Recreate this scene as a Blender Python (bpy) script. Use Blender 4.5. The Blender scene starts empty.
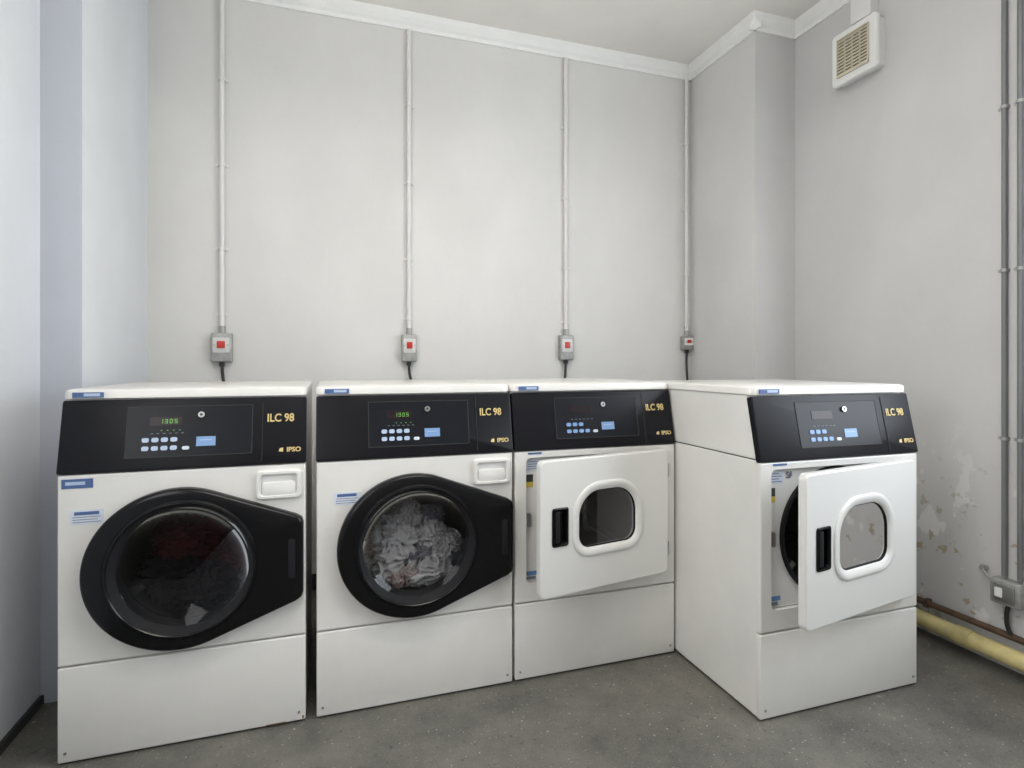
import bpy, bmesh, math, random
from mathutils import Vector, Matrix, noise
random.seed(4)
S = bpy.context.scene
COL = S.collection
try:
    S.view_settings.view_transform = 'Standard'
    S.view_settings.look = 'None'
except Exception:
    pass

# ------------------------------------------------------------------ materials
def principled(name, col, rough=0.5, metal=0.0, var=0.0, vscale=3.0, bump=0.0, bscale=60.0, coat=0.0, spec=0.5):
    m = bpy.data.materials.new(name); m.use_nodes = True
    nt = m.node_tree; b = nt.nodes['Principled BSDF']
    b.inputs['Base Color'].default_value = (*col, 1)
    b.inputs['Roughness'].default_value = rough
    b.inputs['Metallic'].default_value = metal
    b.inputs['Specular IOR Level'].default_value = spec
    b.inputs['Coat Weight'].default_value = coat
    tc = nt.nodes.new('ShaderNodeTexCoord')
    if var > 0:
        n = nt.nodes.new('ShaderNodeTexNoise'); n.inputs['Scale'].default_value = vscale
        n.inputs['Detail'].default_value = 6; n.inputs['Roughness'].default_value = 0.6
        nt.links.new(tc.outputs['Object'], n.inputs['Vector'])
        r = nt.nodes.new('ShaderNodeValToRGB')
        r.color_ramp.elements[0].position = 0.3; r.color_ramp.elements[1].position = 0.7
        r.color_ramp.elements[0].color = (*[c*(1-var) for c in col], 1)
        r.color_ramp.elements[1].color = (*[min(1, c*(1+var*0.5)) for c in col], 1)
        nt.links.new(n.outputs['Fac'], r.inputs['Fac'])
        nt.links.new(r.outputs['Color'], b.inputs['Base Color'])
    if bump > 0:
        n2 = nt.nodes.new('ShaderNodeTexNoise'); n2.inputs['Scale'].default_value = bscale
        n2.inputs['Detail'].default_value = 4
        nt.links.new(tc.outputs['Object'], n2.inputs['Vector'])
        bp = nt.nodes.new('ShaderNodeBump'); bp.inputs['Strength'].default_value = bump
        bp.inputs['Distance'].default_value = 0.004
        nt.links.new(n2.outputs['Fac'], bp.inputs['Height'])
        nt.links.new(bp.outputs['Normal'], b.inputs['Normal'])
    return m

def glassy(name, tint, base_gloss=0.05):
    m = bpy.data.materials.new(name); m.use_nodes = True
    nt = m.node_tree; nt.nodes.clear()
    o = nt.nodes.new('ShaderNodeOutputMaterial'); mx = nt.nodes.new('ShaderNodeMixShader')
    t = nt.nodes.new('ShaderNodeBsdfTransparent'); g = nt.nodes.new('ShaderNodeBsdfGlossy')
    f = nt.nodes.new('ShaderNodeFresnel'); f.inputs['IOR'].default_value = 1.4
    a = nt.nodes.new('ShaderNodeMath'); a.operation = 'ADD'; a.inputs[1].default_value = base_gloss
    t.inputs['Color'].default_value = (*tint, 1); g.inputs['Roughness'].default_value = 0.03
    g.inputs['Color'].default_value = (.7, .7, .7, 1)
    nt.links.new(f.outputs[0], a.inputs[0]); nt.links.new(a.outputs[0], mx.inputs[0])
    nt.links.new(t.outputs[0], mx.inputs[1]); nt.links.new(g.outputs[0], mx.inputs[2])
    nt.links.new(mx.outputs[0], o.inputs[0])
    return m

def emis(name, col, st):
    m = principled(name, (0.01, 0.01, 0.01), 0.3)
    b = m.node_tree.nodes['Principled BSDF']
    b.inputs['Emission Color'].default_value = (*col, 1); b.inputs['Emission Strength'].default_value = st
    return m

def wall_mat(name, col, stains=False, var=0.05):
    m = principled(name, col, 0.75, var=var, vscale=1.3, bump=0.25, bscale=25)
    nt = m.node_tree; b = nt.nodes['Principled BSDF']
    src = b.inputs['Base Color'].links[0].from_socket
    geo = nt.nodes.new('ShaderNodeNewGeometry')
    mp = nt.nodes.new('ShaderNodeMapping'); mp.inputs['Scale'].default_value = (3, 3, 1.6)
    nt.links.new(geo.outputs['Position'], mp.inputs['Vector'])
    n = nt.nodes.new('ShaderNodeTexNoise'); n.inputs['Scale'].default_value = 1.0; n.inputs['Detail'].default_value = 8
    nt.links.new(mp.outputs[0], n.inputs['Vector'])
    r = nt.nodes.new('ShaderNodeValToRGB'); r.color_ramp.elements[0].position = .35; r.color_ramp.elements[1].position = .7
    r.color_ramp.elements[0].color = (.945, .945, .94, 1); r.color_ramp.elements[1].color = (1, 1, 1, 1)
    nt.links.new(n.outputs['Fac'], r.inputs['Fac'])
    mul = nt.nodes.new('ShaderNodeMixRGB'); mul.blend_type = 'MULTIPLY'; mul.inputs[0].default_value = 1
    nt.links.new(src, mul.inputs[1]); nt.links.new(r.outputs[0], mul.inputs[2])
    out = mul.outputs[0]
    if stains:
        def layer(out, scale, lo, hi, zmax, color, strength, dist=(1,1,1), off=0):
            mp = nt.nodes.new('ShaderNodeMapping'); mp.inputs['Scale'].default_value = dist; mp.inputs['Location'].default_value = (off, off, off)
            nt.links.new(geo.outputs['Position'], mp.inputs['Vector'])
            n = nt.nodes.new('ShaderNodeTexNoise'); n.inputs['Scale'].default_value = scale; n.inputs['Detail'].default_value = 5
            nt.links.new(mp.outputs[0], n.inputs['Vector'])
            mr = nt.nodes.new('ShaderNodeMapRange'); mr.inputs[1].default_value = lo; mr.inputs[2].default_value = hi
            nt.links.new(n.outputs['Fac'], mr.inputs[0])
            sx = nt.nodes.new('ShaderNodeSeparateXYZ'); nt.links.new(geo.outputs['Position'], sx.inputs[0])
            mz = nt.nodes.new('ShaderNodeMapRange'); mz.inputs[1].default_value = zmax; mz.inputs[2].default_value = zmax*0.5
            mz.inputs[3].default_value = 0; mz.inputs[4].default_value = strength
            nt.links.new(sx.outputs[2], mz.inputs[0])
            mu = nt.nodes.new('ShaderNodeMath'); mu.operation = 'MULTIPLY'
            nt.links.new(mr.outputs[0], mu.inputs[0]); nt.links.new(mz.outputs[0], mu.inputs[1])
            mx = nt.nodes.new('ShaderNodeMixRGB'); mx.inputs[2].default_value = (*color, 1)
            nt.links.new(mu.outputs[0], mx.inputs[0]); nt.links.new(out, mx.inputs[1])
            return mx.outputs[0]
        out = layer(out, 3, .48, .75, 1.2, (.45, .44, .42), .3, (1.5, 1.5, .8))
        out = layer(out, 8, .60, .63, 1.0, (.80, .79, .77), .7, (1, 1, .8))
        out = layer(out, 16, .63, .66, .9, (.36, .29, .17), .8)
        out = layer(out, 11, .62, .65, .55, (.50, .44, .30), .6, (1, 1, .7), 7)
    nt.links.new(out, b.inputs['Base Color'])
    return m

M = {}
M['wall'] = wall_mat('wall_paint_grey', (.735, .725, .71))
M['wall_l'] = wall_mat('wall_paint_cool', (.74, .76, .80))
M['wall_p'] = wall_mat('pilaster_front_shade', (.53, .555, .62))  # darker bluish copy for the pilaster front, its shade put into the colour
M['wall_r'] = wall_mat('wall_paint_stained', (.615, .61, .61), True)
M['wall_b'] = wall_mat('chimney_breast_lit_side', (.68, .675, .67))  # lighter tone for the breast side, its light put into the colour
M['ceil'] = principled('ceiling_paint', (.85, .83, .785), .8, var=.04, bump=.2)
M['trim'] = principled('trim_gloss_white', (.88, .88, .86), .4, var=.04)
M['white'] = principled('enamel_white', (.79, .775, .74), .33, var=.05, vscale=4, coat=.2)
M['white2'] = principled('enamel_white_door', (.78, .77, .745), .3, coat=.2)
M['seam'] = principled('dark_gap', (.04, .04, .04), .8)
M['black'] = principled('fascia_black', (.006, .006, .009), .36, bump=.05, bscale=300, spec=.22)
M['black2'] = principled('fascia_inset_black', (.009, .010, .014), .3, spec=.22)
M['gloss'] = principled('door_black_plastic', (.004, .004, .005), .2, spec=.3)
M['rubber'] = principled('rubber_gasket', (.015, .015, .017), .6, spec=.15)
M['steel'] = principled('stainless', (.45, .45, .45), .32, 1.0, var=.1)
M['drumw'] = principled('washer_drum_steel', (.13, .13, .13), .45, .8, var=.15)
M['drum'] = principled('drum_dark_steel', (.26, .25, .235), .42, .8, var=.2)
M['galv'] = principled('galvanised', (.42, .42, .41), .5, .5, var=.25, vscale=30)
M['condw'] = principled('conduit_painted', (.76, .755, .74), .5, var=.05)
M['condg'] = principled('conduit_grey', (.20, .20, .21), .45, .2, var=.1)
M['red'] = principled('rocker_red', (.55, .03, .02), .3)
M['cable'] = principled('cable_black', (.015, .015, .015), .5)
M['gold'] = principled('print_gold', (.70, .54, .24), .5)
M['blue'] = principled('print_blue', (.12, .25, .50), .5)
M['pad'] = principled('pad_light_blue', (.20, .34, .60), .4)
M['btn'] = principled('button_white_blue', (.45, .55, .72), .4)
M['sticker'] = principled('sticker_white', (.66, .71, .80), .5)
M['sticker_b'] = principled('sticker_blue', (.07, .13, .30), .5)
M['inkline'] = principled('ink_grey', (.18, .2, .26), .6)
M['led'] = emis('led_green', (.25, .7, .12), .6)
M['leddim'] = principled('display_dark', (.018, .010, .012), .25, spec=.3)
M['glass'] = glassy('washer_glass', (.60, .60, .61), -.005)
M['glassd'] = glassy('dryer_glass', (.50, .50, .51), .0)
M['yellow'] = principled('gas_pipe_yellow', (.66, .56, .26), .5, var=.3, vscale=9)
M['rust'] = principled('rusty_pipe', (.11, .065, .04), .8, var=.4, vscale=20)
M['beige'] = principled('grille_beige', (.62, .57, .44), .5, var=.1)
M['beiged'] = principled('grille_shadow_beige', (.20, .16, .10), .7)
M['plastic'] = principled('fan_plastic_white', (.84, .84, .82), .35)
M['recess'] = principled('recess_white', (.66, .66, .64), .4)
M['clothw'] = principled('laundry_white', (.70, .69, .68), .9, var=.15, vscale=14, bump=.3)
M['clothg'] = principled('laundry_grey', (.26, .26, .29), .9, var=.2, vscale=14, bump=.3)
M['clothp'] = principled('laundry_pink', (.58, .46, .43), .9, var=.2, vscale=14, bump=.3)
M['clothr'] = principled('laundry_red', (.075, .005, .011), .9, var=.3, vscale=14, bump=.3)
M['clothd'] = principled('laundry_dark', (.022, .016, .02), .9, var=.3, vscale=14)
M['yl'] = principled('label_yellow', (.65, .48, .08), .5)
M['foot'] = principled('foot_black', (.02, .02, .02), .6)
M['rustmark'] = principled('rust_mark', (.22, .12, .06), .8, var=.4, vscale=60)
M['joint'] = principled('floor_joint', (.10, .097, .088), .7)

def floor_mat():
    m = principled('floor_worn_vinyl', (.15, .145, .135), .42, bump=.15, bscale=40)
    nt = m.node_tree; b = nt.nodes['Principled BSDF']
    geo = nt.nodes.new('ShaderNodeNewGeometry')
    n = nt.nodes.new('ShaderNodeTexNoise'); n.inputs['Scale'].default_value = 2.6; n.inputs['Detail'].default_value = 12; n.inputs['Roughness'].default_value = .74
    nt.links.new(geo.outputs['Position'], n.inputs['Vector'])
    r = nt.nodes.new('ShaderNodeValToRGB')
    r.color_ramp.elements[0].position = .36; r.color_ramp.elements[0].color = (.078, .075, .068, 1)
    r.color_ramp.elements[1].position = .66; r.color_ramp.elements[1].color = (.185, .176, .150, 1)
    nt.links.new(n.outputs['Fac'], r.inputs['Fac'])
    def speck(prev, scale, lo, hi, col, amt):
        v = nt.nodes.new('ShaderNodeTexNoise'); v.inputs['Scale'].default_value = scale; v.inputs['Detail'].default_value = 2
        nt.links.new(geo.outputs['Position'], v.inputs['Vector'])
        mr = nt.nodes.new('ShaderNodeMapRange'); mr.inputs[1].default_value = lo; mr.inputs[2].default_value = hi; mr.inputs[4].default_value = amt
        nt.links.new(v.outputs['Fac'], mr.inputs[0])
        mx = nt.nodes.new('ShaderNodeMixRGB'); mx.inputs[2].default_value = (*col, 1)
        nt.links.new(mr.outputs[0], mx.inputs[0]); nt.links.new(prev, mx.inputs[1])
        return mx.outputs[0]
    o = speck(r.outputs[0], 75, .67, .73, (.42, .40, .35), 1)
    o = speck(o, 48, .65, .71, (.045, .043, .04), .7)
    o = speck(o, 150, .55, .7, (.25, .24, .21), .4)
    nt.links.new(o, b.inputs['Base Color'])
    return m
M['floor'] = floor_mat()

# ------------------------------------------------------------------ mesh helpers
def fin(name, bm, mat, parent=None, smooth=False):
    bmesh.ops.recalc_face_normals(bm, faces=bm.faces)
    me = bpy.data.meshes.new(name); bm.to_mesh(me); bm.free()
    o = bpy.data.objects.new(name, me); COL.objects.link(o)
    mats = mat if isinstance(mat, (list, tuple)) else [mat]
    for k in mats: me.materials.append(M[k])
    if smooth:
        for p in me.polygons: p.use_smooth = True
        try: me.set_sharp_from_angle(angle=math.radians(35))
        except Exception: pass
    if parent: o.parent = parent
    return o

def empty(name, loc=(0, 0, 0), parent=None, rot=(0, 0, 0)):
    e = bpy.data.objects.new(name, None); COL.objects.link(e)
    e.location = loc; e.rotation_euler = rot; e.empty_display_size = .1
    if parent: e.parent = parent
    return e

def bm_box(bm, x0, x1, y0, y1, z0, z1):
    r = bmesh.ops.create_cube(bm, size=1)
    for v in r['verts']:
        v.co = Vector(((x0+x1)/2+v.co.x*(x1-x0), (y0+y1)/2+v.co.y*(y1-y0), (z0+z1)/2+v.co.z*(z1-z0)))
    return r['verts']

def box(name, x0, x1, y0, y1, z0, z1, mat, parent=None, bevel=0.0, seg=3):
    bm = bmesh.new(); bm_box(bm, x0, x1, y0, y1, z0, z1)
    if bevel > 0:
        bmesh.ops.bevel(bm, geom=list(bm.edges), offset=bevel, segments=seg, profile=.5, affect='EDGES')
    return fin(name, bm, mat, parent, bevel > 0)

def bm_cyl(bm, p0, p1, r, seg=24, r2=None, caps=True):
    p0 = Vector(p0); p1 = Vector(p1); d = p1-p0
    q = Vector((0, 0, 1)).rotation_difference(d.normalized()).to_matrix().to_4x4()
    bmesh.ops.create_cone(bm, cap_ends=caps, segments=seg, radius1=r, radius2=r if r2 is None else r2, depth=d.length,
                          matrix=Matrix.Translation((p0+p1)/2) @ q)

def cyl(name, p0, p1, r, mat, parent=None, seg=24, r2=None, caps=True):
    bm = bmesh.new(); bm_cyl(bm, p0, p1, r, seg, r2, caps)
    return fin(name, bm, mat, parent, True)

def tube(name, pts, r, mat, parent=None):
    cu = bpy.data.curves.new(name, 'CURVE'); cu.dimensions = '3D'; cu.bevel_depth = r; cu.bevel_resolution = 4
    cu.use_fill_caps = True
    sp = cu.splines.new('BEZIER'); sp.bezier_points.add(len(pts)-1)
    for b, p in zip(sp.bezier_points, pts):
        b.co = p; b.handle_left_type = b.handle_right_type = 'AUTO'
    o = bpy.data.objects.new(name, cu); COL.objects.link(o); cu.materials.append(M[mat])
    if parent: o.parent = parent
    return o

def loft(name, rings, mat, parent=None, cap0=False, cap1=False, smooth=True, matidx=None):
    bm = bmesh.new(); vs = [[bm.verts.new(p) for p in r] for r in rings]; n = len(rings[0])
    for k in range(len(vs)-1):
        for i in range(n):
            f = bm.faces.new((vs[k][i], vs[k][(i+1) % n], vs[k+1][(i+1) % n], vs[k+1][i]))
            if matidx: f.material_index = matidx[k]
    if cap0: bm.faces.new(vs[0])
    if cap1: bm.faces.new(vs[-1])
    return fin(name, bm, mat, parent, smooth)

def rrect(w, h, rt, rb, n=10, cx=0, cz=0):
    pts = []
    for (sx, sz, a0, r) in ((1, 1, 0, rt), (-1, 1, 90, rt), (-1, -1, 180, rb), (1, -1, 270, rb)):
        ox = sx*(w/2-r); oz = sz*(h/2-r)
        for i in range(n+1):
            a = math.radians(a0+90*i/n)
            pts.append((cx+ox+r*math.cos(a), cz+oz+r*math.sin(a)))
    return pts

def ring(pts, y): return [(p[0], y, p[1]) for p in pts]

def circ(cx, cz, r, n=64): return [(cx+r*math.cos(2*math.pi*i/n), cz+r*math.sin(2*math.pi*i/n)) for i in range(n)]

def prism(name, pts, y0, y1, mat, parent=None, bev=0.0, smooth=True):
    """outline in XZ extruded along y (y0 = front)"""
    if bev:
        c = (sum(p[0] for p in pts)/len(pts), sum(p[1] for p in pts)/len(pts))
        mw = max(abs(p[0]-c[0]) for p in pts); k = 1-bev/mw
        mh = max(abs(p[1]-c[1]) for p in pts); kh = 1-bev/mh
        ins = [(c[0]+(p[0]-c[0])*k, c[1]+(p[1]-c[1])*kh) for p in pts]
        s = .3*bev
        k2 = 1-s/mw; kh2 = 1-s/mh
        mid = [(c[0]+(p[0]-c[0])*k2, c[1]+(p[1]-c[1])*kh2) for p in pts]
        return loft(name, [ring(ins, y0), ring(mid, y0+bev*.3), ring(pts, y0+bev), ring(pts, y1)], mat, parent, True, True, smooth)
    return loft(name, [ring(pts, y0), ring(pts, y1)], mat, parent, True, True, smooth)

def cut(o, cutters):
    for c in cutters:
        md = o.modifiers.new('b', 'BOOLEAN'); md.operation = 'DIFFERENCE'; md.object = c; md.solver = 'EXACT'
    bpy.context.view_layer.update()
    dg = bpy.context.evaluated_depsgraph_get()
    me = bpy.data.meshes.new_from_object(o.evaluated_get(dg))
    o.modifiers.clear(); o.data = me
    for p in me.polygons: p.use_smooth = False
def kill(*os_):
    for o in os_: bpy.data.objects.remove(o, do_unlink=True)

def text(name, s, size, loc, mat, parent, rot=(math.pi/2, 0, 0), sx=1.0, bold=.0004):
    cu = bpy.data.curves.new(name, 'FONT'); cu.body = s; cu.size = size; cu.extrude = .0002
    cu.bevel_depth = bold; cu.bevel_resolution = 0
    cu.align_x = 'CENTER'; cu.align_y = 'CENTER'; cu.resolution_u = 6
    cu.materials.append(M[mat])
    o = bpy.data.objects.new(name, cu); COL.objects.link(o); o.parent = parent
    o.location = loc; o.rotation_euler = rot; o.scale = (sx, 1, 1)
    return o

# ------------------------------------------------------------------ room
XL, XP, XR, XC = -.969, -.845, 2.53, 2.25      # left wall, pilaster face, right wall, chimney breast left
YB, YP, YC, YF = 3.15, 2.386, 2.561, -1.7      # back wall, pilaster front, breast front, rear wall
ZC = 3.12; T = .12
box('floor', XL-T, XR+T, YF-T, YB+T, -.1, 0, 'floor')
box('ceiling', XL-T, XR+T, YF-T, YB+T, ZC, ZC+.1, 'ceil')
box('wall_back', XL-T, XR+T, YB, YB+T, 0, ZC, 'wall')
def front_shade_box(name, x0, x1, y0, y1, side, front):  # front face gets a darker material that stands in for shade
    bm = bmesh.new(); bm_box(bm, x0, x1, y0, y1, 0, ZC)
    bmesh.ops.recalc_face_normals(bm, faces=bm.faces)
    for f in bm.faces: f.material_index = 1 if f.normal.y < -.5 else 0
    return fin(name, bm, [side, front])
front_shade_box('wall_left_pilaster', XL, XP, YP, YB, 'wall_l', 'wall_p')
front_shade_box('wall_back_chimney_breast', XC, XR, YC, YB, 'wall_b', 'wall_r')  # right wall's darker paint on the breast front stands in for shade
# side walls with window openings outside the photographed part of the room
WY0, WY1, WZ0, WZ1 = -.15, 1.3, 1.0, 2.5
def side_wall(name, wname, X0, X1, mat):
    bm = bmesh.new()
    bm_box(bm, X0, X1, WY1, YB, 0, ZC); bm_box(bm, X0, X1, YF, WY0, 0, ZC)
    bm_box(bm, X0, X1, WY0, WY1, 0, WZ0); bm_box(bm, X0, X1, WY0, WY1, WZ1, ZC)
    fin(name, bm, mat)
    bm = bmesh.new()
    for a in ((WY0, WY0+.05, WZ0, WZ1), (WY1-.05, WY1, WZ0, WZ1), (WY0, WY1, WZ0, WZ0+.05), (WY0, WY1, WZ1-.05, WZ1), ((WY0+WY1)/2-.025, (WY0+WY1)/2+.025, WZ0, WZ1)):
        bm_box(bm, X0+.03, X0+.09, *a)
    fin(wname, bm, 'trim')
side_wall('wall_right', 'window_1', XR, XR+T, 'wall_r')
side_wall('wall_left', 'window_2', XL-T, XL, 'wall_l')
box('wall_rear', XL-T, XR+T, YF-T, YF, 0, ZC, 'wall')

def cornice(name, p0, p1, nrm):
    prof = [(0, 0), (.012, 0), (.016, .018), (.03, .03), (.045, .05), (.05, .08), (0, .08)]
    bm = bmesh.new(); r = []
    for p in (p0, p1):
        r.append([bm.verts.new((p[0]+nrm[0]*a, p[1]+nrm[1]*a, ZC-.08+b)) for a, b in prof])
    n = len(prof)
    for i in range(n): bm.faces.new((r[0][i], r[0][(i+1) % n], r[1][(i+1) % n], r[1][i]))
    bm.faces.new(r[0]); bm.faces.new(r[1])
    return fin(name, bm, 'trim')
cornice('trim_1', (XP, YB), (XC, YB), (0, -1))
cornice('trim_2', (XC, YC-.05), (XC, YB), (-1, 0))
cornice('trim_3', (XC-.05, YC), (XR, YC), (0, -1))
cornice('trim_4', (XR, YF), (XR, YC), (-1, 0))
cornice('trim_5', (XP, YP-.05), (XP, YB), (1, 0))
cornice('trim_6', (XL, YP), (XP+.05, YP), (0, -1))
cornice('trim_7', (XL, YF), (XL, YP), (1, 0))
box('baseboard_left', XL, XL+.012, YF, YP, 0, .03, 'seam')
box('baseboard_back', XP, XC, YB-.012, YB, 0, .08, 'seam')

# ------------------------------------------------------------------ machines
W2 = .346; D = .70
def fascia(P, washer, lit):
    tilt = math.atan(.047/.219)
    F = empty('control_fascia', (0, -.006, .866), P, (-tilt, 0, 0))
    H = .222
    prism('fascia_panel', rrect(2*W2+.004, H, .006, .006, 4, 0, H/2), 0, .022, 'black', F, bev=.004)
    box('fascia_inset', -.174, .18, -.0012, .002, .04, .196, 'black2', F)
    bm = bmesh.new()
    for a in ((-.176, .182, .196, .198), (-.176, .182, .038, .040), (-.176, -.174, .038, .198), (.180, .182, .038, .198), (.211, .2125, 0.01, .21)):
        bm_box(bm, a[0], a[1], -.002, .001, a[2], a[3])
    fin('fascia_lines', bm, 'seam', F)
    box('display_window', -.112, -.023, -.0025, 0, .136, .164, 'leddim', F)
    if lit:
        bm = bmesh.new()
        def digit(x, z, segs):
            w, h, t = .0085, .0135, .0020
            S7 = {'a': (0, w, h-t, h), 'g': (0, w, h/2-t/2, h/2+t/2), 'd': (0, w, 0, t), 'f': (0, t, h/2, h), 'b': (w-t, w, h/2, h), 'e': (0, t, 0, h/2), 'c': (w-t, w, 0, h/2)}
            for s in segs:
                a = S7[s]; bm_box(bm, x+a[0], x+a[1], -.0034, -.0025, z+a[2], z+a[3])
        digs = ['bc', 'abgcd', 'abcdef', 'acdfg']
        for i, d in enumerate(digs): digit(-.085+i*.0135, .143, d)
        fin('display_digits', bm, 'led', F)
        bm = bmesh.new()
        for i in range(4): bm_box(bm, -.082+i*.017, -.078+i*.017, -.002, -.0010, .120, .1225)
        fin('status_lamps', bm, 'led', F)
    bm = bmesh.new()
    for i in range(6): bm_box(bm, -.110+i*.017, -.102+i*.017, -.002, -.0010, .111, .113)
    fin('status_marks', bm, 'inkline', F)
    bm = bmesh.new()
    for j, z in enumerate((.092, .066)):
        for i in range(4):
            if j == 0 and i == 3 and not washer: continue
            x = -.122+i*.026
            vs = rrect(.019, .014, .005, .005, 3, x, z)
            f = [bm.verts.new((p[0], -.0035, p[1])) for p in vs]; g = [bm.verts.new((p[0], -.001, p[1])) for p in vs]
            bm.faces.new(f)
            for k in range(len(f)): bm.faces.new((f[k], f[(k+1) % len(f)], g[(k+1) % len(f)], g[k]))
    fin('keypad_buttons', bm, 'btn' if washer else 'pad', F)
    prism('start_button', rrect(.020, .011, .005, .005, 4, -.010, .064), -.0035, -.001, 'sticker', F)
    box('card_pad', .019, .074, -.003, 0, .068, .098, 'pad', F)
    box('card_pad_print', .028, .064, -.0034, -.003, .086, .088, 'btn', F)
    cyl('key_lock', (.031, 0, .168), (.031, -.008, .168), .0095, 'steel', F, 20)
    cyl('key_slot', (.031, -.0075, .168), (.031, -.009, .168), .004, 'seam', F, 12)
    text('model_print', 'ILC 98', .037, (.267, -.0014, .150), 'gold', F, sx=.84, bold=.0009)
    text('maker_print', 'IPSO', .021, (.309, -.0014, .044), 'gold', F, sx=1.05, bold=.0008)
    bm = bmesh.new()
    v = [bm.verts.new(p) for p in ((.262, -.0012, .040), (.276, -.0012, .038), (.276, -.0012, .052), (.266, -.0012, .050))]; bm.faces.new(v)
    fin('maker_flag', bm, 'gold', F)

def cabinet_parts(P, cutters):
    body = box('cabinet_body', -W2, W2, .014, D, .008, .868, 'white', P, bevel=.004, seg=2)
    front = box('front_panel', -W2, W2, -.001, .02, .293, .862, 'white', P, bevel=.005, seg=2)
    for c in cutters: c.parent = P
    bpy.context.view_layer.update()
    cut(body, cutters); cut(front, cutters)
    box('toe_panel', -W2, W2, -.001, .02, .006, .288, 'white', P, bevel=.005, seg=3)
    prof = [(.018, .872), (.062, 1.086), (D, 1.086), (D, .872)]
    bm = bmesh.new(); a = [bm.verts.new((-W2, y, z)) for y, z in prof]; b = [bm.verts.new((W2, y, z)) for y, z in prof]
    bm.faces.new(a); bm.faces.new(b)
    for i in range(4): bm.faces.new((a[i], a[(i+1) % 4], b[(i+1) % 4], b[i]))
    bmesh.ops.bevel(bm, geom=list(bm.edges), offset=.003, segments=2, affect='EDGES')
    fin('upper_housing', bm, 'white', P, True)
    box('housing_gap', -W2+.004, W2-.004, .03, D-.01, .862, .876, 'seam', P)
    out = rrect(2*W2+.006, D-.035, .03, .03, 6, 0, 0)
    lv = [(1, 1.088), (1, 1.106), (.994, 1.112), (.97, 1.116)]
    rr = [[((p[0]*k), p[1]*k+(.038+D)/2, z) for p in out] for k, z in lv]
    loft('lid', rr, 'white', P, True, True)
    bm = bmesh.new()
    for x in (-W2+.04, W2-.04):
        for y in (.05, D-.05): bm_cyl(bm, (x, y, 0), (x, y, .012), .02, 16)
    fin('feet', bm, 'foot', P)
    bm = bmesh.new()
    for x, z in ((-W2+.02, .035), (W2-.02, .035)): bm_cyl(bm, (x, -.003, z), (x, .001, z), .004, 12)
    fin('screws', bm, 'steel', P)
    box('lid_sticker', -.32, -.24, .031, .038, 1.091, 1.107, 'sticker_b', P)
    box('lid_sticker_text', -.290, -.248, .0303, .031, 1.095, 1.104, 'btn', P)

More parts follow.
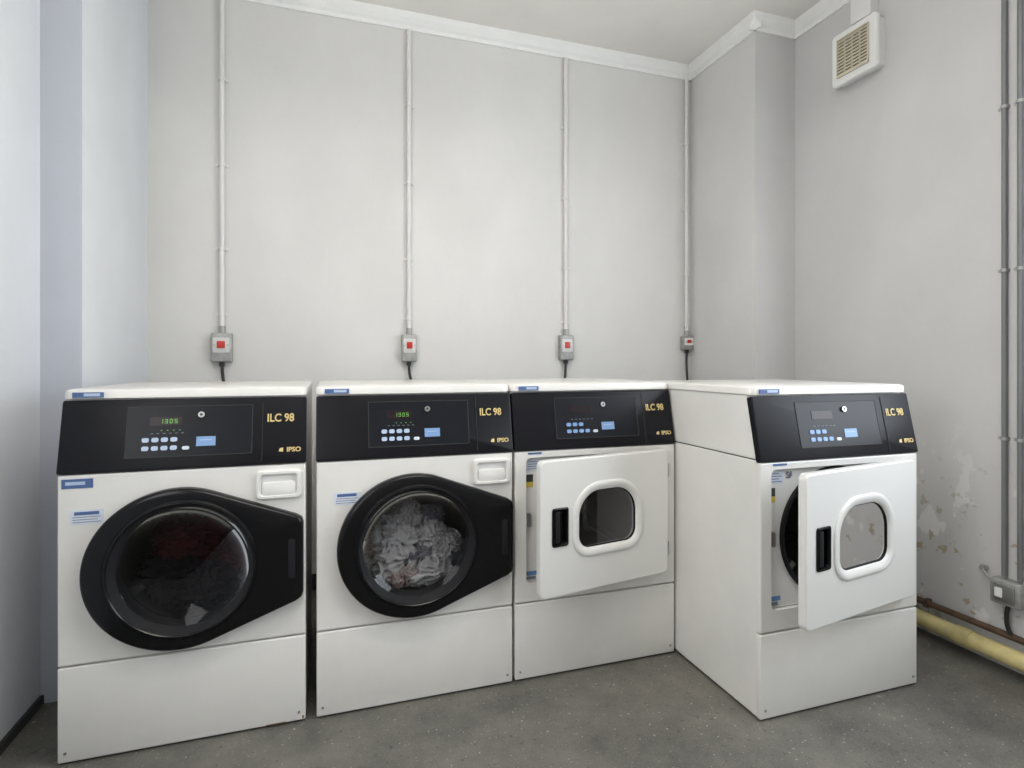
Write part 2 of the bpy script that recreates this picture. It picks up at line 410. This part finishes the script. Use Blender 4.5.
def washer(loc, kind):
    P = empty('washing_machine', loc)
    cx, cz, R = -.010, .56, .245
    c = cyl('cutter', (cx, -.1, cz), (cx, .45, cz), .215, 'drum', None, 64)
    cabinet_parts(P, [c]); kill(c)
    fascia(P, True, True)
    n = 64
    loft('drum', [ring(circ(cx, cz, r, n), y) for r, y in ((.214, .0), (.21, .02), (.188, .05), (.188, .06), (.210, .075), (.210, .43), (.05, .44))], ['rubber', 'drumw'], P, False, True, matidx=[0, 0, 0, 0, 1, 1])
    bm = bmesh.new()
    for k in range(3):
        a = math.radians(30+120*k)
        m = Matrix.Translation((cx, 0, cz)) @ Matrix.Rotation(a, 4, 'Y')
        vs = bm_box(bm, .16, .208, .09, .42, -.02, .02)
        for v in vs:
            if v.co.x < .17: v.co.z *= .3
            v.co = m @ v.co
    fin('drum_paddles', bm, 'drumw', P)
    N = 144
    ox = -.020
    def outl(k):
        pts = []
        for i in range(N):
            t = (2*math.pi*i/N+math.pi) % (2*math.pi)-math.pi; a = abs(t)
            t0 = math.radians(20.5); t1 = math.radians(69.5); rc = .250
            if a > t1: r = rc
            elif a > t0: r = rc/math.cos(a-t1)
            else: r = .360/math.cos(a)
            r = min(r, .378)-k
            x = r*math.cos(t)
            if x < 0: x *= 1.045
            pts.append((ox+x, cz-.002+r*math.sin(t)))
        return pts
    def C(r):
        pts = []
        for i in range(N):
            t = (2*math.pi*i/N+math.pi) % (2*math.pi)-math.pi
            pts.append((cx+r*math.cos(t), cz+r*math.sin(t)))
        return pts
    rings = [ring(outl(0), -.004), ring(outl(0), -.026), ring(outl(.003), -.033), ring(outl(.009), -.037), ring(outl(.018), -.038),
             ring(C(.214), -.038), ring(C(.210), -.043), ring(C(.204), -.044), ring(C(.200), -.040), ring(C(.194), -.022), ring(C(.186), -.012), ring(C(.185), .002), ring(C(.197), .004)]
    loft('door_ring', rings, ['gloss', 'rubber'], P, matidx=[0]*8+[1]*4)
    rr = [ring(C(r), y) for r, y in ((.187, -.010), (.180, -.004), (.160, .010), (.13, .022), (.10, .030), (.06, .036), (.02, .038))]
    loft('door_glass', rr, 'glass', P, False, True)
    prism('door_grip', rrect(.022, .13, .009, .009, 5, .305, cz), -.041, -.035, 'rubber', P, bev=.003)
    hp = lambda k: rrect(.138-2*k, .094-2*k, max(.014-k*.4, .006), max(.014-k*.4, .006), 6, .264, .798)
    loft('dispenser_pull', [ring(hp(0), 0), ring(hp(0), -.010), ring(hp(.004), -.014), ring(hp(.011), -.014), ring(hp(.015), -.009), ring(hp(.018), -.002)], ['white2', 'recess'], P, False, True, matidx=[0, 0, 0, 0, 1])
    prism('dispenser_lip', rrect(.104, .046, .012, .012, 5, .264, .784), -.012, -.002, 'white2', P, bev=.004)
    if kind == 'red':
        box('sticker', -.335, -.255, -.0022, 0, .822, .850, 'sticker_b', P)
        box('sticker_text', -.325, -.275, -.0026, -.002, .832, .842, 'btn', P)
        nx = -.313
        bm = bmesh.new()
        for x, z, w, h in ((.225, .008, .06, .003), (.335, .012, .006, .010), (.26, .8625, .02, .003)): bm_box(bm, x, x+w, -.0018, .0, z, z+h)
        fin('rust_marks', bm, 'rustmark', P)
    else: nx = -.29
    box('notice', nx, nx+.084, -.0022, 0, .713, .756, 'sticker', P)
    box('notice_heading', nx+.010, nx+.074, -.0026, -.002, .741, .751, 'sticker_b', P)
    bm = bmesh.new()
    for i in range(3): bm_box(bm, nx+.006, nx+.078-.008*(i % 2), -.0026, -.002, .719+i*.0075, .7212+i*.0075)
    fin('notice_text', bm, 'inkline', P)
    def cloth(x, y, z, r, mat, seed, sq=(1, .7, .8)):
        bm = bmesh.new(); bmesh.ops.create_icosphere(bm, subdivisions=6, radius=1)
        for v in bm.verts:
            p = v.co.copy()
            q = p*1.3+Vector((seed, seed*2.3, -seed))
            w = Vector((noise.noise(q), noise.noise(q+Vector((9, 0, 0))), noise.noise(q+Vector((0, 9, 0)))))
            rd = 1.0+noise.noise(q*.8)*.3
            rd += (1-abs(noise.noise(q*1.6+w*2.4))*4)*.20
            rd += (1-abs(noise.noise(q*3+w*4))*3)*.06
            p = p*rd*r
            co = Vector((x+p.x*sq[0], y+p.y*sq[1], z+p.z*sq[2]))
            dx, dz = co.x-cx, co.z-cz; dr = math.hypot(dx, dz)
            if dr > .205: co.x = cx+dx*.205/dr; co.z = cz+dz*.205/dr
            lim = .048 if dr < .18 else .08
            if co.y < lim: co.y = lim+(lim-co.y)*.15
            v.co = co
        fin('laundry', bm, mat, P, True)
    if kind == 'red':
        cloth(cx-.03, .21, cz-.10, .13, 'clothd', 1.3)
        cloth(cx-.05, .20, cz+.03, .09, 'clothr', 3.1)
        cloth(cx+.07, .21, cz-.03, .10, 'clothr', 7.7)
        cloth(cx+.02, .18, cz-.11, .10, 'clothd', 5.1)
    else:
        sp = [(-.09, .14, -.09, .085, 'clothw'), (.04, .14, -.11, .09, 'clothw'), (-.06, .12, -.01, .08, 'clothw'), (.0, .12, -.06, .07, 'clothg'),
              (.05, .12, -.01, .065, 'clothw'), (.10, .14, -.06, .07, 'clothw'), (-.02, .14, .05, .06, 'clothw'), (-.13, .13, -.02, .055, 'clothp'), (-.04, .11, -.13, .06, 'clothp'), (.07, .15, .05, .05, 'clothg')]
        for i, s in enumerate(sp): cloth(cx+s[0], s[1], cz+s[2], s[3], s[4], 2.1*i+.7, (1, .9, .9))
    return P

def dryer(loc, ang, sx=1.0):
    P = empty('tumble_dryer', loc); P.scale = (sx, 1, 1)
    cx, cz = -.016, .60
    RD = .024                                   # depth of the door recess
    x0, x1, z0, z1 = -.312, .288, .354, .848
    rc = prism('cutter', rrect(x1-x0-.02, z1-z0-.02, .02, .02, 5, (x0+x1)/2, (z0+z1)/2), -.1, RD, 'white')
    c = cyl('cutter2', (cx, .0, cz), (cx, .5, cz), .218, 'drum', None, 64)
    cabinet_parts(P, [rc, c]); kill(rc, c)
    fascia(P, False, False)
    n = 72
    loft('drum', [ring(circ(cx, cz, r, n), y) for r, y in ((.232, RD-.001), (.230, RD-.008), (.218, RD-.009), (.212, RD+.005), (.216, RD+.02), (.216, .48), (.03, .49))], ['rubber', 'drum'], P, False, True, matidx=[0, 0, 0, 0, 1, 1])
    bm = bmesh.new()
    for k in range(4):
        a = math.radians(45+90*k); m = Matrix.Translation((cx, 0, cz)) @ Matrix.Rotation(a, 4, 'Y')
        for v in bm_box(bm, .165, .215, .08, .46, -.012, .012): v.co = m @ v.co
    fin('drum_baffles', bm, 'steel', P)
    bm = bmesh.new()
    for i in range(-9, 10):
        for j in range(-9, 10):
            x, z = i*.019+(j % 2)*.0095, j*.017
            if math.hypot(x, z) < .175: bm_cyl(bm, (cx+x, .481, cz+z), (cx+x, .477, cz+z), .006, 6)
    fin('drum_perforations', bm, 'seam', P)
    y = RD-.002
    box('data_label', -.292, -.232, y, RD+.001, .785, .826, 'sticker', P)
    bm = bmesh.new()
    for i in range(4): bm_box(bm, -.288, -.240-.010*(i % 2), y-.0005, y, .790+i*.009, .793+i*.009)
    for i in range(4):
        for j in range(4):
            if (i*3+j*5) % 4 != 1: bm_box(bm, -.220+i*.006, -.215+i*.006, y-.0005, y+.001, .800+j*.006, .805+j*.006)
    fin('data_label_text', bm, 'inkline', P)
    box('warning_label', -.296, -.266, y, RD+.001, .722, .742, 'yl', P)
    box('warning_label_dark', -.296, -.266, y, RD+.001, .742, .770, 'seam', P)
    box('lint_label', -.292, -.245, y, RD+.001, .385, .400, 'blue', P)
    box('lint_label_lower', -.292, -.255, y, RD+.001, .370, .380, 'inkline', P)
    prism('door_catch', rrect(.014, .05, .004, .004, 3, -.285, .60), .006, RD+.001, 'steel', P)
    box('notice', -.295, -.24, -.0022, .0, .8505, .8575, 'sticker_b', P)
    DW, DH, DT = x1-x0, z1-z0, .026
    bm = bmesh.new()
    for z in (.44, .76):
        bm_cyl(bm, (x1+.014, -.016, z-.028), (x1+.014, -.016, z+.028), .006, 12)
        bm_box(bm, x1+.010, x1+.03, -.006, .0, z-.024, z+.024)
    fin('hinges', bm, 'steel', P)
    Dp = empty('door', (x1, -.012, (z0+z1)/2), P, (0, 0, ang))
    slab = prism('door_slab', rrect(DW, DH, .022, .022, 8, -DW/2, 0), -DT, 0, 'white2', Dp, bev=.005)
    wx, wz = -DW*.498, .016
    arch = lambda k: rrect(.272+2*k, .216+2*k, .100+k, .050+k, 12, wx, wz)
    ct = prism('cutter', arch(.0), -.1, .1, 'white', Dp)
    ct2 = prism('cutter2', rrect(.070, .140, .010, .010, 6, -DW+.083, .004), -.1, -.010, 'white', Dp)
    bpy.context.view_layer.update(); cut(slab, [ct, ct2]); kill(ct, ct2)
    loft('window_frame', [ring(arch(.030), -DT+.002), ring(arch(.0295), -DT-.003), ring(arch(.026), -DT-.0055), ring(arch(.018), -DT-.006), ring(arch(.004), -DT-.003), ring(arch(-.003), -DT+.004), ring(arch(-.003), .0)], 'white2', Dp)
    loft('window_gasket', [ring(arch(-.002), -DT+.005), ring(arch(-.006), -DT+.006), ring(arch(-.007), -DT+.012), ring(arch(-.002), -DT+.014)], 'rubber', Dp)
    bm = bmesh.new(); bm.faces.new([bm.verts.new(p) for p in ring(arch(-.004), -DT+.010)]); fin('window_glass', bm, 'glassd', Dp)
    hr = lambda k: rrect(.070-2*k, .140-2*k, max(.010-k, .003), max(.010-k, .003), 6, -DW+.083, .004)
    loft('door_handle', [ring(hr(0), -DT-.001), ring(hr(0), -DT-.003), ring(hr(.003), -DT-.005), ring(hr(.007), -DT-.005), ring(hr(.010), -DT+.000), ring(hr(.012), -DT+.014)], 'gloss', Dp, False, True)
    prism('door_handle_grip', rrect(.020, .114, .004, .004, 4, -DW+.071, .004), -DT-.004, -DT+.010, 'rubber', Dp, bev=.002)
    return P

washer((-.4245, 2.0, 0), 'red')
washer((.302, 1.998, 0), 'white')
dryer((1.0045, 2.0, 0), math.radians(10))
dryer((1.719, 1.526, 0), math.radians(10), 1.033)

# ------------------------------------------------------------------ electrics on the back wall
def back_conduit(X, zbot, zs):
    E = empty('electrical_conduit', (X, YB, zbot))
    top = ZC-.082-zbot
    cyl('conduit_pipe', (0, -.018, 0.001), (0, -.018, top), .0115, 'condw', E, 16)
    bm = bmesh.new()
    for z in zs:
        z -= zbot
        bm_cyl(bm, (0, -.018, z-.007), (0, -.018, z+.007), .0165, 16)
        bm_box(bm, -.03, .03 if X < 2.2 else .018, -.006, -.0005, z-.007, z+.007)
    fin('saddle_clips', bm, 'condw', E)
    bm = bmesh.new(); bm_cyl(bm, (0, -.02, .001), (0, -.02, .035), .0165, 16)
    fin('conduit_gland', bm, 'galv', E)

def isolator(X, zt, w, h, side=1):
    E = empty('isolator_switch', (X, YB, zt-h/2))
    box('switch_box', -w/2, w/2, -.042, -.0005, -h/2, h/2, 'galv', E, bevel=.006)
    prism('switch_plate', rrect(w*.80, h*.52, .006, .006, 4, 0, h*.08), -.046, -.040, 'plastic' if h < .1 else 'recess', E, bev=.002)
    prism('rocker', rrect(w*.38, h*.24, .003, .003, 3, 0, h*.10), -.052, -.045, 'red', E, bev=.002)
    bm = bmesh.new()
    for a in (-1, 1): bm_cyl(bm, (a*w*.32, -.048, h*.08), (a*w*.32, -.045, h*.08), .004, 10)
    fin('plate_screws', bm, 'steel', E)
    cyl('cable_gland', (0, -.02, -h/2-.022), (0, -.02, -h/2), .013, 'cable', E, 16)
    tube('cable', [(0, -.02, -h/2-.02), (.004*side, -.022, -h/2-.07), (.02*side, -.05, -h/2-.16), (.02*side, -.08, -h/2-.35), (0, -.10, -h/2-.7)], .0075, 'cable', E)

for X, zt, w, h, sd in ((-.517, 1.345, .095, .145, 1), (.414, 1.352, .082, .150, 1), (1.354, 1.362, .085, .150, -1), (2.208, 1.368, .078, .088, -1)):
    back_conduit(X, zt, (1.44, 1.77, 2.19, 2.62))
    isolator(X, zt, w, h, sd)

# right wall conduits
for yy, zb in ((1.503, .36), (1.450, .36)):
    E = empty('metal_conduit', (XR, yy, 0))
    cyl('conduit_pipe', (-.014, 0, zb), (-.014, 0, ZC-.082), .0095, 'condg', E, 16)
    bm = bmesh.new()
    for z in (.90, 1.56, 2.2, 2.8):
        bm_cyl(bm, (-.014, 0, z-.006), (-.014, 0, z+.006), .0135, 16)
        bm_box(bm, -.005, 0, -.012, .028, z-.006, z+.006)
    fin('saddle_clips', bm, 'galv', E)
E = empty('conduit_socket_box', (XR, 1.482, .305))
box('metal_box', -.05, 0, -.052, .052, -.048, .048, 'galv', E, bevel=.007)
box('socket_face', -.056, -.048, -.036, .036, -.034, .034, 'steel', E, bevel=.003)
box('socket_cover', -.058, -.055, .004, .03, -.018, .018, 'plastic', E)
tube('cable', [(-.025, .0, -.045), (-.03, .004, -.09), (-.028, .0, -.14), (-.02, -.01, -.17)], .008, 'cable', E)
E = empty('wall_tap_stub', (XR, 1.575, .37))
cyl('stub', (0, 0, 0), (-.035, 0, 0), .008, 'galv', E, 16)
cyl('stub_nut', (-.015, 0, 0), (-.026, 0, 0), .013, 'galv', E, 6)
cyl('stub_arm', (-.030, 0, 0), (-.030, -.03, -.03), .005, 'galv', E, 10)

# pipes along the right wall
E = empty('gas_pipe', (XR, 0, 0))
cyl('pipe_run', (-.056, YC-.01, .072), (-.056, YF+.02, .072), .034, 'yellow', E, 28)
bm = bmesh.new()
for y in (2.3, 1.62, .7): bm_cyl(bm, (-.056, y-.03, .072), (-.056, y+.03, .072), .038, 28)
fin('pipe_couplings', bm, 'yellow', E)
bm = bmesh.new()
for y in (2.1, 1.35, .3): bm_box(bm, -.085, -.0, y-.012, y+.012, 0, .04)
fin('pipe_brackets', bm, 'galv', E)
E = empty('water_pipe', (XR, 0, 0))
cyl('pipe_run', (-.018, YC-.01, .135), (-.018, YF+.02, .135), .013, 'rust', E, 16)
bm = bmesh.new()
for y in (2.2, 1.8, 1.2, .6): bm_box(bm, -.034, 0, y-.008, y+.008, .118, .152)
fin('pipe_clips', bm, 'rust', E)

# extractor fan
E = empty('extractor_fan', (XR, 2.13, 2.74))
loft('fan_housing', [[(x, py*k, pz*k) for py, pz in rrect(.25, .265, .018, .018, 5)] for x, k in ((0, .92), (-.040, .92), (-.042, 1), (-.058, 1), (-.064, .97))], 'plastic', E, True, True)
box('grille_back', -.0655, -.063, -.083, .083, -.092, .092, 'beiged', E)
bm = bmesh.new()
for i in range(11):
    z = -.083+i*.0166
    for v in bm_box(bm, -.074, -.065, -.083, .083, z-.0044, z+.0044):
        if v.co.x < -.07: v.co.z -= .003
for y in (-.085, -.042, 0, .042, .085): bm_box(bm, -.075, -.065, y-.002, y+.002, -.092, .092)
bm_box(bm, -.075, -.065, -.087, .087, .090, .096); bm_box(bm, -.075, -.065, -.087, .087, -.096, -.090)
fin('grille_louvres', bm, 'beige', E)
E = empty('fan_trunking', (XR, 2.10, 0))
box('trunking_box', -.055, 0, -.055, .055, 2.882, ZC-.082, 'condw', E, bevel=.004)

# ------------------------------------------------------------------ lights
def area(name, loc, rot, sx, sy, e, col):
    l = bpy.data.lights.new(name, 'AREA'); l.shape = 'RECTANGLE'; l.size = sx; l.size_y = sy; l.energy = e; l.color = col
    o = bpy.data.objects.new(name, l); COL.objects.link(o); o.location = loc; o.rotation_euler = rot
    return o
area('window_daylight_right', (XR+.02, (WY0+WY1)/2, (WZ0+WZ1)/2), (0, math.radians(90), 0), 1.4, 1.4, 44, (.86, .93, 1.0))
area('window_daylight_left', (XL-.02, (WY0+WY1)/2, (WZ0+WZ1)/2), (0, math.radians(-90), 0), 1.4, 1.4, 20, (1.0, .98, .95))
LX, LY = .45, 1.15
E = empty('ceiling_light', (LX, LY, ZC))  # unseen fixture, hung below the ceiling to carry the added upward fill
box('luminaire_body', -.65, .65, -.08, .08, -.42, -.37, 'plastic', E, bevel=.006)
bm = bmesh.new()
for x in (-.5, .5): bm_cyl(bm, (x, 0, -.37), (x, 0, 0), .005, 8)
fin('suspension_rods', bm, 'steel', E)
area('luminaire_down', (LX, LY, ZC-.425), (0, 0, 0), 1.25, .14, 13, (1.0, .965, .90))
area('ceiling_fill', (LX, LY, ZC-.36), (math.pi, 0, 0), 1.25, .14, 26, (1.0, .965, .90))  # added upward fill that brightens the ceiling

w = bpy.data.worlds.new('world'); S.world = w; w.use_nodes = True
w.node_tree.nodes['Background'].inputs[0].default_value = (.8, .88, 1, 1)
w.node_tree.nodes['Background'].inputs[1].default_value = .8

# ------------------------------------------------------------------ camera
c = bpy.data.cameras.new('camera'); c.sensor_width = 36; c.lens = 562/1024*36; c.shift_y = -22/1024; c.clip_start = .02
o = bpy.data.objects.new('camera', c); COL.objects.link(o)
o.location = (0, 0, 1.2); o.rotation_euler = (math.pi/2, 0, -math.radians(17.92))
S.camera = o
